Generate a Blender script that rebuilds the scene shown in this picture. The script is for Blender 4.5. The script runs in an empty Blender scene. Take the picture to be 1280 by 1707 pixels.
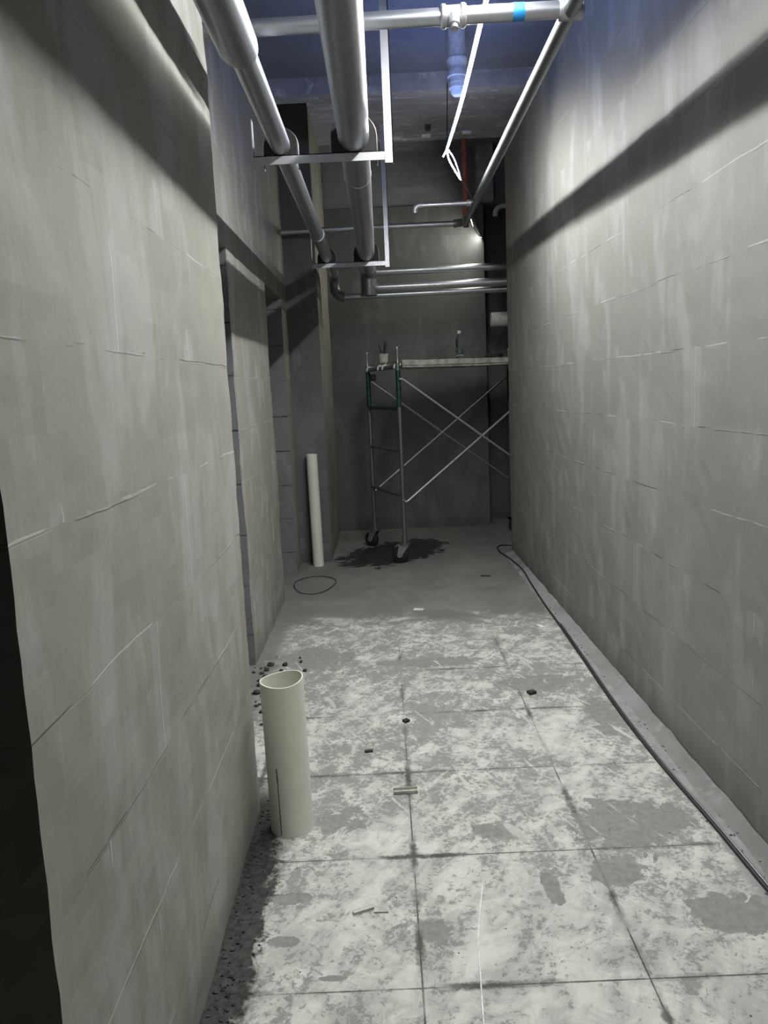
import bpy, bmesh, math, random
from mathutils import Vector, Matrix, noise
random.seed(7)
PI = math.pi
S = bpy.context.scene
COL = S.collection

# ------------------------------------------------------------------ camera, world, exposure
R = ((0.99900648, 0.04445417, 0.00314374),
     (-0.00375109, 0.15416982, -0.98803724),
     (-0.04440705, 0.98704382, 0.15418340))
cam = bpy.data.cameras.new('camera')
cam.sensor_fit = 'AUTO'; cam.sensor_width = 36.0; cam.lens = 1317.0 / 1707.0 * 36.0
cam.clip_start = 0.02
camo = bpy.data.objects.new('camera', cam); COL.objects.link(camo)
m4 = Matrix(R).to_4x4(); m4.translation = (0, 0, 1.579); camo.matrix_world = m4
S.camera = camo
w = bpy.data.worlds.new('world'); S.world = w; w.use_nodes = True
w.node_tree.nodes['Background'].inputs[0].default_value = (0.55, 0.6, 0.75, 1)
w.node_tree.nodes['Background'].inputs[1].default_value = 0.004
S.view_settings.view_transform = 'Standard'; S.view_settings.look = 'None'
S.view_settings.gamma = 1; S.view_settings.use_curve_mapping = False
S.view_settings.exposure = -0.12
LED_FRONT = 590.0      # diode side of the strip
LED_BACK = 74.0        # added blue emission, tints the ceiling and fills the shadows
LED_TAIL = 270.0
LED_COLOR = (0.98, 0.99, 0.965)
LED_BLUE = (0.22, 0.36, 1.0)

# ------------------------------------------------------------------ node helpers
class N:
    """small expression helper over a node tree"""
    def __init__(s, name):
        s.mat = bpy.data.materials.new(name); s.mat.use_nodes = True
        s.t = s.mat.node_tree; s.n = s.t.nodes; s.l = s.t.links
        s.bsdf = s.n['Principled BSDF']
    def put(s, sock, v):
        if isinstance(v, bpy.types.NodeSocket): s.l.new(v, sock)
        elif isinstance(v, (tuple, list)):
            sock.default_value = tuple(v) + ((1,) if len(v) == 3 and sock.type == 'RGBA' else ())
        else: sock.default_value = v
    def m(s, op, a, b=0.0, c=0.0, clamp=False):
        n = s.n.new('ShaderNodeMath'); n.operation = op; n.use_clamp = clamp
        s.put(n.inputs[0], a); s.put(n.inputs[1], b); s.put(n.inputs[2], c); return n.outputs[0]
    def pos(s):
        g = s.n.new('ShaderNodeNewGeometry'); x = s.n.new('ShaderNodeSeparateXYZ')
        s.l.new(g.outputs['Position'], x.inputs[0]); return x.outputs[0], x.outputs[1], x.outputs[2]
    def vec(s, x, y, z=0.0):
        n = s.n.new('ShaderNodeCombineXYZ')
        s.put(n.inputs[0], x); s.put(n.inputs[1], y); s.put(n.inputs[2], z); return n.outputs[0]
    def noise(s, v, scale, detail=4, rough=0.55, dist=0.0, out=0):
        n = s.n.new('ShaderNodeTexNoise'); s.put(n.inputs['Vector'], v)
        n.inputs['Scale'].default_value = scale; n.inputs['Detail'].default_value = detail
        n.inputs['Roughness'].default_value = rough; n.inputs['Distortion'].default_value = dist
        return n.outputs[out]
    def voro(s, v, scale):
        n = s.n.new('ShaderNodeTexVoronoi'); s.put(n.inputs['Vector'], v)
        n.inputs['Scale'].default_value = scale; return n.outputs['Distance']
    def ss(s, v, a, b, lo=0.0, hi=1.0):
        n = s.n.new('ShaderNodeMapRange'); n.interpolation_type = 'SMOOTHSTEP'
        s.put(n.inputs[0], v); n.inputs[1].default_value = a; n.inputs[2].default_value = b
        n.inputs[3].default_value = lo; n.inputs[4].default_value = hi; return n.outputs[0]
    def mix(s, f, a, b):
        n = s.n.new('ShaderNodeMix'); n.data_type = 'RGBA'
        s.put(n.inputs[0], f); s.put(n.inputs[6], a); s.put(n.inputs[7], b); return n.outputs[2]
    def bump(s, h, strength=0.4, dist=0.01):
        n = s.n.new('ShaderNodeBump'); n.inputs['Strength'].default_value = strength
        n.inputs['Distance'].default_value = dist; s.put(n.inputs['Height'], h)
        s.l.new(n.outputs[0], s.bsdf.inputs['Normal'])
    def set(s, color=None, rough=None, metal=None):
        if color is not None: s.put(s.bsdf.inputs['Base Color'], color)
        if rough is not None: s.put(s.bsdf.inputs['Roughness'], rough)
        if metal is not None: s.put(s.bsdf.inputs['Metallic'], metal)

def simple(name, color, rough=0.6, metal=0.0, var=0.15, scale=25.0):
    k = N(name); x, y, z = k.pos()
    f = k.noise(k.vec(x, y, z), scale, 5, 0.6)
    c2 = tuple(max(0, c * (1 - var * 2)) for c in color); c1 = tuple(min(1, c * (1 + var)) for c in color)
    k.set(k.mix(k.ss(f, 0.3, 0.7), c2, c1), rough, metal)
    return k.mat

def block_wall(name, along, base, light, dark, raw=False, seed=0.0):
    """skimmed aerated-block wall; `along` = 0 for x runs, 1 for y runs"""
    k = N(name); P = k.pos(); s = P[along]; z = P[2]; o = P[1 - along]
    v = k.vec(k.m('ADD', s, seed), z, k.m('MULTIPLY', o, 0.6))
    wob = k.m('MULTIPLY', k.m('SUBTRACT', k.noise(v, 1.6, 3), 0.5), 0.03)
    zz = k.m('ADD', k.m('ADD', z, wob), 0.12)
    row = k.m('FLOOR', k.m('DIVIDE', zz, 0.3))
    fz = k.m('MULTIPLY', k.m('FRACT', k.m('DIVIDE', zz, 0.3)), 0.3)
    dz = k.m('MINIMUM', fz, k.m('SUBTRACT', 0.3, fz))
    off = k.m('MULTIPLY', k.m('FRACT', k.m('MULTIPLY', row, 0.37)), 0.6)
    sx = k.m('ADD', k.m('ADD', s, off), k.m('MULTIPLY', wob, 0.7))
    fs = k.m('MULTIPLY', k.m('FRACT', k.m('DIVIDE', sx, 0.6)), 0.6)
    ds = k.m('MINIMUM', fs, k.m('SUBTRACT', 0.6, fs))
    big = k.noise(v, 0.9, 4, 0.5)
    patch = k.noise(k.vec(k.m('MULTIPLY', s, 2.6), k.m('MULTIPLY', z, 0.9), seed), 1.5, 6, 0.6, 0.6)
    streak = k.noise(k.vec(k.m('MULTIPLY', s, 9.0), k.m('MULTIPLY', z, 0.7), seed), 2.0, 5, 0.6)
    fine = k.noise(v, 60, 4, 0.6)
    # tone of each single block
    cell = k.n.new('ShaderNodeTexWhiteNoise'); cell.noise_dimensions = '2D'
    k.put(cell.inputs['Vector'], k.vec(row, k.m('FLOOR', k.m('DIVIDE', sx, 0.6))))
    c = k.mix(k.ss(big, 0.3, 0.7), base, tuple(b * 0.86 for b in base))
    c = k.mix(k.m('MULTIPLY', cell.outputs[0], 0.14), c, tuple(b * 0.72 for b in base))
    c = k.mix(k.ss(patch, 0.48, 0.64, 0, 0.5), c, light)
    c = k.mix(k.ss(streak, 0.58, 0.72, 0, 0.2), c, light)
    c = k.mix(k.ss(fine, 0.4, 0.8, 0, 0.12), c, dark)
    if raw:
        jm = k.m('MAXIMUM', k.ss(dz, 0.0075, 0.0035), 0.0)
        hole = k.ss(k.noise(v, 14, 4), 0.66, 0.72)
        c = k.mix(k.m('MULTIPLY', jm, k.ss(patch, 0.4, 0.6, 0.15, 0.95)), c, tuple(d * 0.2 for d in dark))
        c = k.mix(k.m('MULTIPLY', hole, 0.7), c, dark)
        h = k.m('SUBTRACT', k.m('MULTIPLY', fine, 0.3), jm)
    else:
        # joints: partly hidden under the skim, in places a pale ridge, in places a dark crack
        seg = k.noise(k.vec(k.m('MULTIPLY', s, 1.3), k.m('MULTIPLY', row, 3.7), seed), 1.7, 3)
        segv = k.noise(k.vec(row, k.m('MULTIPLY', sx, 1.4), k.m('MULTIPLY', z, 1.2)), 2.1, 2)
        wl = k.noise(v, 18, 5, 0.7)
        jz = k.ss(k.m('ADD', dz, k.m('MULTIPLY', k.m('SUBTRACT', wl, 0.5), 0.006)), 0.0055, 0.002)
        js = k.ss(k.m('ADD', ds, k.m('MULTIPLY', k.m('SUBTRACT', wl, 0.5), 0.01)), 0.006, 0.0015)
        lightj = k.m('ADD', k.m('MULTIPLY', jz, k.ss(seg, 0.53, 0.58)), k.m('MULTIPLY', js, k.ss(segv, 0.5, 0.56)), clamp=True)
        darkj = k.m('MULTIPLY', k.ss(dz, 0.004, 0.0012), k.ss(seg, 0.45, 0.40))
        smear = k.m('MULTIPLY', k.ss(k.m('ADD', ds, k.m('MULTIPLY', k.m('SUBTRACT', patch, 0.5), 0.12)), 0.055, 0.04),
                    k.ss(segv, 0.48, 0.58, 0, 0.4))
        c = k.mix(smear, c, light)
        c = k.mix(k.m('MULTIPLY', lightj, 0.42), c, tuple(min(1, l * 1.25) for l in light))
        c = k.mix(k.m('MULTIPLY', darkj, 0.5), c, tuple(d * 0.45 for d in dark))
        # plaster snots and chips
        ch = k.noise(v, 7.5, 2)
        chip = k.ss(k.noise(k.vec(k.m('MULTIPLY', s, 30), k.m('MULTIPLY', z, 11)), 1.0, 2), 0.76, 0.79)
        c = k.mix(k.m('MULTIPLY', chip, 0.6), c, tuple(min(1, l * 1.45) for l in light))
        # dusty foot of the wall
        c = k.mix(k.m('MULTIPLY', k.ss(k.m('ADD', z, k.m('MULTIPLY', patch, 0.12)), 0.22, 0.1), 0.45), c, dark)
        h = k.m('ADD', k.m('SUBTRACT', k.m('MULTIPLY', lightj, 0.8), darkj), k.m('ADD', k.m('MULTIPLY', fine, 0.12),
                k.m('MULTIPLY', patch, 1.0)))
    k.set(c, 0.88)
    k.bump(h, 0.35, 0.006)
    k.bsdf.inputs['Specular IOR Level'].default_value = 0.25
    return k.mat

def concrete(name, base, dark, light):
    k = N(name); x, y, z = k.pos(); v = k.vec(x, y, z)
    a = k.noise(v, 1.3, 6, 0.6); b = k.noise(v, 9, 6, 0.7); f = k.noise(v, 70, 3)
    band = k.noise(k.vec(k.m('MULTIPLY', x, 0.6), k.m('MULTIPLY', y, 5), k.m('MULTIPLY', z, 5)), 2.0, 5)
    c = k.mix(k.ss(a, 0.35, 0.65), base, dark)
    c = k.mix(k.ss(b, 0.54, 0.68, 0, 0.45), c, light)
    c = k.mix(k.ss(band, 0.55, 0.68, 0, 0.35), c, light)
    k.set(c, 0.85); k.bump(k.m('ADD', k.m('MULTIPLY', b, 0.7), k.m('MULTIPLY', f, 0.2)), 0.5, 0.008)
    return k.mat

def floor_material():
    k = N('floor_dirty_tiles'); x, y, z = k.pos(); v = k.vec(x, y, 0.0)
    def cen(n, a): return k.m('MULTIPLY', k.m('SUBTRACT', n, 0.5), a)
    n1 = k.noise(v, 2.2, 8, 0.62, 0.5)
    n2 = k.noise(v, 7.5, 8, 0.68, 0.9)
    n3 = k.noise(v, 38, 6, 0.72, 0.3)
    n4 = k.noise(v, 130, 3, 0.6)
    ang = 0.5
    u1 = k.m('ADD', k.m('MULTIPLY', x, math.cos(ang)), k.m('MULTIPLY', y, -math.sin(ang)))
    u2 = k.m('ADD', k.m('MULTIPLY', x, math.sin(ang)), k.m('MULTIPLY', y, math.cos(ang)))
    st = k.noise(k.vec(k.m('MULTIPLY', u1, 4.2), u2, 0.0), 3.0, 7, 0.62, 0.8)
    ang = -0.35
    w1 = k.m('ADD', k.m('MULTIPLY', x, math.cos(ang)), k.m('MULTIPLY', y, -math.sin(ang)))
    w2 = k.m('ADD', k.m('MULTIPLY', x, math.sin(ang)), k.m('MULTIPLY', y, math.cos(ang)))
    st2 = k.noise(k.vec(k.m('MULTIPLY', w1, 5.0), w2, 3.0), 3.4, 7, 0.62, 0.6)
    # colours of the white cement wash on the tiles and of the grey dust
    white = k.mix(k.ss(n2, 0.35, 0.7), (0.62, 0.61, 0.565), (0.50, 0.495, 0.47))
    white = k.mix(k.ss(k.noise(v, 1.1, 4), 0.45, 0.7, 0, 0.5), white, (0.62, 0.61, 0.54))
    white = k.mix(k.ss(n4, 0.35, 0.75, 0, 0.25), white, (0.45, 0.44, 0.42))
    grey = k.mix(k.ss(n3, 0.3, 0.7), (0.17, 0.17, 0.16), (0.25, 0.245, 0.23))
    # how dirty: more towards the back
    far = k.ss(y, 2.2, 4.6)
    field = k.m('ADD', k.m('ADD', k.m('MULTIPLY', n1, 0.42), k.m('MULTIPLY', n2, 0.34)),
                k.m('ADD', k.m('MULTIPLY', st, 0.34), k.m('MULTIPLY', st2, 0.22)))
    field = k.m('ADD', field, k.m('MULTIPLY', cen(n3, 1.0), 0.34))
    field = k.m('SUBTRACT', k.m('ADD', field, k.m('MULTIPLY', far, 0.05)), k.ss(y, 2.5, 1.8, 0.0, 0.045))
    crisp = k.ss(k.m('ADD', field, k.m('ADD', cen(k.noise(v, 15, 8, 0.8, 0.8), 0.55), cen(k.noise(v, 50, 8, 0.85, 0.4), 0.8))), 0.655, 0.715)
    soft = k.ss(k.m('ADD', k.m('MULTIPLY', n2, 0.5), k.m('MULTIPLY', st, 0.5)), 0.38, 0.60, 0.0, 0.40)
    dirt = k.m('MAXIMUM', k.m('MULTIPLY', crisp, 0.85), soft)
    # named stains with their own outline
    def blob(cx, cy, rx, ry, rag=0.9):
        d = k.m('ADD', k.m('POWER', k.m('DIVIDE', k.m('SUBTRACT', x, cx), rx), 2.0),
                k.m('POWER', k.m('DIVIDE', k.m('SUBTRACT', y, cy), ry), 2.0))
        d = k.m('ADD', d, k.m('ADD', cen(k.noise(v, 11, 7, 0.7, 1.0), 5.0 * rag), cen(n2, 3.0 * rag)))
        return k.ss(d, 1.05, 0.8)
    st_all = None
    for b in ((0.78, 2.62, .16, .20), (0.93, 2.66, .16, .12), (0.69, 2.36, .10, .10), (0.09, 2.10, .055, .07),
              (-0.22, 2.72, .10, .10), (0.47, 2.28, .03, .09), (1.0, 3.55, .10, .22), (1.0, 2.13, .16, .10),
              (-0.36, 2.28, .07, .035), (-0.36, 2.08, .06, .025), (0.20, 4.4, .3, .09), (-0.45, 4.55, .22, .2),
              (0.32, 2.62, .07, .05), (0.75, 4.0, .22, .12), (-0.2, 1.93, .04, .012)):
        bb = blob(*b); st_all = bb if st_all is None else k.m('MAXIMUM', st_all, bb)
    dirt = k.m('MAXIMUM', dirt, k.m('MULTIPLY', st_all, 0.92))
    # lighter dry cement smears on top
    sm = k.m('MULTIPLY', k.ss(st2, 0.60, 0.66), k.ss(y, 2.2, 2.8, 0, 1))
    dirt = k.m('MULTIPLY', dirt, k.m('SUBTRACT', 1.0, k.m('MULTIPLY', sm, 0.8)))
    # tile area ends in a ragged front of grey screed; mortar strip by the right wall, bare strip by the left
    yy = k.m('ADD', y, k.m('ADD', cen(n1, 0.7), cen(n2, 0.5)))
    back = k.ss(yy, 5.1, 5.42)
    xr = k.m('ADD', x, k.m('ADD', cen(n2, 0.10), cen(n3, 0.05)))
    right = k.m('MULTIPLY', k.ss(xr, 1.075, 1.10), k.ss(y, 7.3, 7.0))
    left = k.m('MULTIPLY', k.ss(k.m('ADD', x, k.m('ADD', cen(n2, 0.22), cen(n3, 0.10))), -0.40, -0.44), k.ss(y, 3.15, 2.85))
    left2 = k.ss(k.m('ADD', x, cen(n2, 0.35)), -0.66, -0.74)
    c = k.mix(dirt, white, grey)
    # joints
    def jl(coord, o, p, wdt):
        f = k.m('MULTIPLY', k.m('FRACT', k.m('DIVIDE', k.m('SUBTRACT', coord, o), p)), p)
        d = k.m('MINIMUM', f, k.m('SUBTRACT', p, f))
        d = k.m('ADD', d, cen(n3, 0.006))
        wd = k.ss(k.noise(v, 3.1, 4), 0.44, 0.62, 0.0, 1.0)
        core = k.m('MULTIPLY', k.ss(d, 0.0036, 0.0014), k.ss(k.noise(v, 2.3, 4), 0.36, 0.5, 0.35, 1.0))
        spread = k.m('MULTIPLY', k.ss(k.m('ADD', d, cen(n3, 0.035)), 0.018, 0.004), wd)
        return k.m('MAXIMUM', core, spread)
    j = k.m('MAXIMUM', jl(x, 0.040, 0.605, 1), k.m('MULTIPLY', jl(y, 1.88, 0.598, 1), k.ss(x, 1.09, 1.05)))
    j = k.m('MULTIPLY', j, k.m('SUBTRACT', 1.0, k.m('MULTIPLY', far, k.ss(n1, 0.45, 0.6, 0.1, 0.95))))
    j = k.m('MULTIPLY', j, k.ss(k.m('ADD', y, 0.0), 4.95, 4.6))
    j = k.m('MULTIPLY', j, k.m('SUBTRACT', 1.0, k.m('MULTIPLY', st_all, 0.75)))
    c = k.mix(k.m('MULTIPLY', j, 0.9), c, (0.045, 0.043, 0.04))
    scr = k.mix(k.ss(n1, 0.35, 0.65), (0.215, 0.212, 0.198), (0.165, 0.163, 0.154))
    scr = k.mix(k.ss(n3, 0.5, 0.8, 0, 0.4), scr, (0.28, 0.275, 0.26))
    c = k.mix(back, c, scr)
    c = k.mix(right, c, k.mix(k.ss(n2, 0.4, 0.65), (0.25, 0.25, 0.24), (0.33, 0.33, 0.32)))
    c = k.mix(left2, c, scr)
    c = k.mix(left, c, k.mix(k.ss(n3, 0.4, 0.6), (0.022, 0.022, 0.02), (0.055, 0.055, 0.05)))
    # black specks
    sp = k.m('MULTIPLY', k.ss(k.voro(v, 17), 0.075, 0.05), k.ss(k.noise(v, 4.2, 2), 0.5, 0.58))
    c = k.mix(k.m('MULTIPLY', sp, 0.85), c, (0.05, 0.05, 0.05))
    # water spilt under the scaffold tower
    d = k.m('ADD', k.m('POWER', k.m('DIVIDE', k.m('SUBTRACT', x, 0.06), 0.50), 2.0),
            k.m('POWER', k.m('DIVIDE', k.m('SUBTRACT', y, k.m('ADD', 7.50, k.m('MULTIPLY', x, 0.55))), 0.56), 2.0))
    d = k.m('ADD', d, k.m('ADD', cen(n1, 1.2), k.m('ADD', cen(n2, 2.6), cen(n3, 0.9))))
    wet = k.ss(d, 1.0, 0.93)
    c = k.mix(k.m('MULTIPLY', wet, 0.93), c, (0.022, 0.022, 0.021))
    rough = k.m('SUBTRACT', k.m('SUBTRACT', 0.82, k.m('MULTIPLY', wet, 0.38)), k.m('MULTIPLY', k.m('SUBTRACT', 1.0, dirt), 0.15))
    k.set(c, rough)
    h = k.m('ADD', k.m('MULTIPLY', dirt, 0.35), k.m('SUBTRACT', k.m('MULTIPLY', n3, 0.5), k.m('MULTIPLY', j, 1.2)))
    k.bump(k.m('MULTIPLY', h, k.m('SUBTRACT', 1.0, k.m('MULTIPLY', wet, 0.8))), 0.4, 0.006)
    k.bsdf.inputs['Specular IOR Level'].default_value = 0.35
    return k.mat

def galvanized(name, base=(0.50, 0.52, 0.55), rough=0.34, metal=0.88):
    k = N(name); x, y, z = k.pos(); v = k.vec(x, y, z)
    a = k.noise(k.vec(x, k.m('MULTIPLY', y, 0.35), z), 30, 5, 0.6); b = k.noise(v, 4, 4)
    c = k.mix(k.ss(a, 0.35, 0.7), base, tuple(q * 0.9 for q in base))
    c = k.mix(k.ss(b, 0.5, 0.7, 0, 0.15), c, (0.34, 0.35, 0.37))
    k.set(c, k.ss(a, 0.3, 0.7, rough - 0.02, rough + 0.03), metal)
    return k.mat

def emission(name, color, strength):
    m = bpy.data.materials.new(name); m.use_nodes = True; t = m.node_tree
    t.nodes.remove(t.nodes['Principled BSDF'])
    e = t.nodes.new('ShaderNodeEmission'); e.inputs[0].default_value = (*color, 1); e.inputs[1].default_value = strength
    t.links.new(e.outputs[0], t.nodes['Material Output'].inputs[0]); return m

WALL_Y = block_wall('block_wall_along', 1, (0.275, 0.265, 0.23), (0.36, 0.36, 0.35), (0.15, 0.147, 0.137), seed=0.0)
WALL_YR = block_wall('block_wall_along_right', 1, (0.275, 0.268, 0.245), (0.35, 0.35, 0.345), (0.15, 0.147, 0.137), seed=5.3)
WALL_X = block_wall('block_wall_across_shaded', 0, (0.135, 0.14, 0.138), (0.185, 0.19, 0.19), (0.075, 0.077, 0.077), seed=2.0)  # same block in a darker tone, shade of the far end put in
RAW = block_wall('raw_block_reveal', 0, (0.20, 0.205, 0.205), (0.26, 0.265, 0.27), (0.09, 0.09, 0.09), raw=True, seed=1.0)
CEIL = concrete('slab_concrete', (0.165, 0.175, 0.205), (0.13, 0.14, 0.17), (0.22, 0.225, 0.25))
BEAM = concrete('beam_concrete', (0.36, 0.36, 0.38), (0.22, 0.22, 0.24), (0.75, 0.75, 0.77))
DARKC = concrete('hazed_dark_concrete', (0.22, 0.225, 0.245), (0.16, 0.165, 0.185), (0.36, 0.36, 0.38))  # albedo raised and blued to hold the glare haze up there
MORTAR = concrete('mortar', (0.27, 0.27, 0.26), (0.18, 0.18, 0.17), (0.36, 0.36, 0.35))
FLOOR = floor_material()
GALV = galvanized('galvanised_steel')
GALVD = galvanized('dark_galvanised', (0.20, 0.215, 0.22), 0.42, 0.75)  # darker galvanised grey, dimness around the scaffold put into the tone
STEEL = galvanized('zinc_channel', (0.55, 0.56, 0.58), 0.42, 0.75)
CAST = simple('fitting_iron', (0.40, 0.41, 0.43), 0.45, 0.7)
RUBBER = simple('black_rubber', (0.012, 0.012, 0.014), 0.7)
PVC = simple('white_pvc', (0.70, 0.695, 0.61), 0.38, 0.0, 0.03, 4.0)
PVCW = simple('dusty_white_pvc', (0.66, 0.66, 0.66), 0.5, 0.0, 0.1)
PRINT = simple('grey_print', (0.10, 0.09, 0.08), 0.6)
GREEN = simple('chipped_green_paint', (0.008, 0.05, 0.034), 0.5, 0.1, 0.45, 40)
REDP = simple('red_oxide_primer', (0.33, 0.10, 0.085), 0.6, 0.2)
TAPE = simple('blue_tape', (0.02, 0.22, 0.52), 0.4)
BLACK = simple('black_cable', (0.02, 0.02, 0.02), 0.55)
WIREY = simple('cream_wire', (0.75, 0.72, 0.50), 0.5)
WIREB = simple('violet_wire', (0.30, 0.28, 0.62), 0.5)
WOOD = simple('worn_pale_plank', (0.40, 0.395, 0.35), 0.6, 0.1, 0.2, 20)
WHITEM = simple('white_plastic', (0.8, 0.8, 0.8), 0.45)
DARKM = simple('dark_iron', (0.06, 0.065, 0.065), 0.5, 0.6)
CHIP = simple('pale_offcut', (0.50, 0.50, 0.45), 0.6)
RUBBLE = simple('rubble', (0.16, 0.16, 0.15), 0.9, 0, 0.4, 60)
RUBBLED = simple('dark_rubble', (0.05, 0.05, 0.047), 0.95, 0, 0.4, 60)
k = N('clear_plastic'); k.set((0.97, 0.98, 0.99), 0.06); k.bsdf.inputs['Transmission Weight'].default_value = 1.0
k.bsdf.inputs['IOR'].default_value = 1.2; CLEAR = k.mat
k = N('bottle_wrap'); k.set((0.10, 0.14, 0.16), 0.35); k.bsdf.inputs['Transmission Weight'].default_value = 0.4; WRAP = k.mat
LEDF = emission('led_diodes', LED_COLOR, LED_FRONT)
LEDB = emission('led_blue_fill', LED_BLUE, LED_BACK)
LEDW = emission('led_tail_glow', (1.0, 0.97, 0.9), 220.0)
LEDT = emission('led_tail_diodes', (1.0, 0.99, 0.88), LED_TAIL)

# ------------------------------------------------------------------ object helpers
def root_loc(p):
    while p is not None and p.parent is not None: p = p.parent
    return p.location.copy() if p is not None else Vector((0, 0, 0))
def obj(name, bm, mat, parent=None, smooth=False, local=False):
    """one mesh object; vertices given in world space unless local"""
    me = bpy.data.meshes.new(name)
    bmesh.ops.recalc_face_normals(bm, faces=bm.faces)
    bm.to_mesh(me); bm.free()
    o = bpy.data.objects.new(name, me); COL.objects.link(o)
    if isinstance(mat, (list, tuple)):
        for q in mat: me.materials.append(q)
    else: me.materials.append(mat)
    if parent is not None:
        o.parent = parent
        if not local: me.transform(Matrix.Translation(-root_loc(parent)))
    if smooth:
        for p in me.polygons: p.use_smooth = True
        try: me.set_sharp_from_angle(angle=math.radians(38))
        except Exception: pass
    return o
def tag(o, label, cat, group=None, kind=None):
    o['label'] = label; o['category'] = cat
    if group: o['group'] = group
    if kind: o['kind'] = kind
    return o
def thing(name, label, cat, loc=(0, 0, 0), rotz=0.0, group=None):
    o = bpy.data.objects.new(name, None); COL.objects.link(o); o.empty_display_size = 0.1
    o.location = loc; o.rotation_euler = (0, 0, rotz); return tag(o, label, cat, group)
def solo(name, bm, mat, label, cat, loc=None, group=None, smooth=False, kind=None):
    o = obj(name, bm, mat, None, smooth)
    if loc is not None:
        o.data.transform(Matrix.Translation(-Vector(loc))); o.location = loc
    return tag(o, label, cat, group, kind)
def struct(name, bm, mat, smooth=False):
    o = obj(name, bm, mat, None, smooth); o['kind'] = 'structure'
    o['label'] = name.replace('_', ' '); return o

def box(bm, a, b, rough=0.0, cell=None, seed=0.0):
    """box from corner a to corner b; with cell it is divided and its skin shaken by up to rough"""
    a = Vector(a); b = Vector(b)
    if cell is None:
        vs = [bm.verts.new((x, y, z)) for z in (a.z, b.z) for y in (a.y, b.y) for x in (a.x, b.x)]
        for f in ((0, 2, 3, 1), (4, 5, 7, 6), (0, 1, 5, 4), (2, 6, 7, 3), (0, 4, 6, 2), (1, 3, 7, 5)):
            bm.faces.new([vs[i] for i in f])
        return vs
    n = [max(1, int(round((b[i] - a[i]) / cell))) for i in range(3)]
    cache = {}
    def vt(i, j, q):
        key = (i, j, q)
        if key not in cache:
            p = Vector((a.x + (b.x - a.x) * i / n[0], a.y + (b.y - a.y) * j / n[1], a.z + (b.z - a.z) * q / n[2]))
            d = noise.noise_vector(p * 3.1 + Vector((seed, 0, 0))) * rough + noise.noise_vector(p * 13 + Vector((0, seed, 0))) * rough * 0.7
            for ax, idx in ((0, i), (1, j), (2, q)):
                if idx not in (0, n[ax]): d[ax] *= 0.2
            if q == 0: d.z = 0
            cache[key] = bm.verts.new(p + d)
        return cache[key]
    for i in range(n[0]):
        for j in range(n[1]):
            for q in (0, n[2]): bm.faces.new((vt(i, j, q), vt(i + 1, j, q), vt(i + 1, j + 1, q), vt(i, j + 1, q)))
    for i in range(n[0]):
        for q in range(n[2]):
            for j in (0, n[1]): bm.faces.new((vt(i, j, q), vt(i + 1, j, q), vt(i + 1, j, q + 1), vt(i, j, q + 1)))
    for j in range(n[1]):
        for q in range(n[2]):
            for i in (0, n[0]): bm.faces.new((vt(i, j, q), vt(i, j + 1, q), vt(i, j + 1, q + 1), vt(i, j, q + 1)))

def frames(pts):
    pts = [Vector(p) for p in pts]; T = []
    for i in range(len(pts)):
        t = (pts[min(i + 1, len(pts) - 1)] - pts[max(i - 1, 0)]); T.append(t.normalized())
    u = T[0].cross(Vector((0, 0, 1)))
    if u.length < 1e-3: u = T[0].cross(Vector((1, 0, 0)))
    u.normalize(); out = []
    for p, t in zip(pts, T):
        u = (u - t * u.dot(t)); u.normalize(); out.append((p, t, u, t.cross(u)))
    return out
def tube(bm, pts, r, seg=20, cap=True):
    rs = r if isinstance(r, (list, tuple)) else [r] * len(pts)
    rings = []
    for (p, t, u, v), rr in zip(frames(pts), rs):
        rings.append([bm.verts.new(p + (u * math.cos(2 * PI * i / seg) + v * math.sin(2 * PI * i / seg)) * rr) for i in range(seg)])
    for A, B in zip(rings, rings[1:]):
        for i in range(seg): bm.faces.new((A[i], A[(i + 1) % seg], B[(i + 1) % seg], B[i]))
    if cap: bm.faces.new(rings[0][::-1]); bm.faces.new(rings[-1])
def arc(p0, pc, p1, n=8):
    """quarter bend from p0 to p1 around corner pc"""
    p0, pc, p1 = Vector(p0), Vector(pc), Vector(p1); out = []
    for i in range(n + 1):
        a = i / n * PI / 2
        out.append(pc + (p0 - pc) * (1 - math.sin(a)) + (p1 - pc) * (1 - math.cos(a)))
    return out
def smooth_path(pts, n=10):
    pts = [Vector(p) for p in pts]; P = [pts[0]] + pts + [pts[-1]]; out = []
    for i in range(1, len(P) - 2):
        for k_ in range(n):
            t = k_ / n; a, b, c, d = P[i - 1], P[i], P[i + 1], P[i + 2]
            out.append(0.5 * ((2 * b) + (c - a) * t + (2 * a - 5 * b + 4 * c - d) * t * t + (3 * b - a - 3 * c + d) * t ** 3))
    out.append(pts[-1]); return out
def lathe(bm, prof, seg=24, at=(0, 0, 0), closed=False):
    at = Vector(at); rings = []
    for r, z in prof:
        rings.append([bm.verts.new(at + Vector((r * math.cos(2 * PI * i / seg), r * math.sin(2 * PI * i / seg), z))) for i in range(seg)])
    pairs = list(zip(rings, rings[1:])) + ([(rings[-1], rings[0])] if closed else [])
    for A, B in pairs:
        for i in range(seg): bm.faces.new((A[i], A[(i + 1) % seg], B[(i + 1) % seg], B[i]))
    if not closed: bm.faces.new(rings[0][::-1]); bm.faces.new(rings[-1])
def B(): return bmesh.new()
def tb(pts, r, seg=20, cap=True):
    bm = B(); tube(bm, pts, r, seg, cap); return bm
def bx(a, b, rough=0.0, cell=None, seed=0.0):
    bm = B(); box(bm, a, b, rough, cell, seed); return bm
def bevel(bm, w, seg=2):
    bmesh.ops.bevel(bm, geom=bm.edges[:], offset=w, segments=seg, affect='EDGES', profile=0.5); return bm

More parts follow.
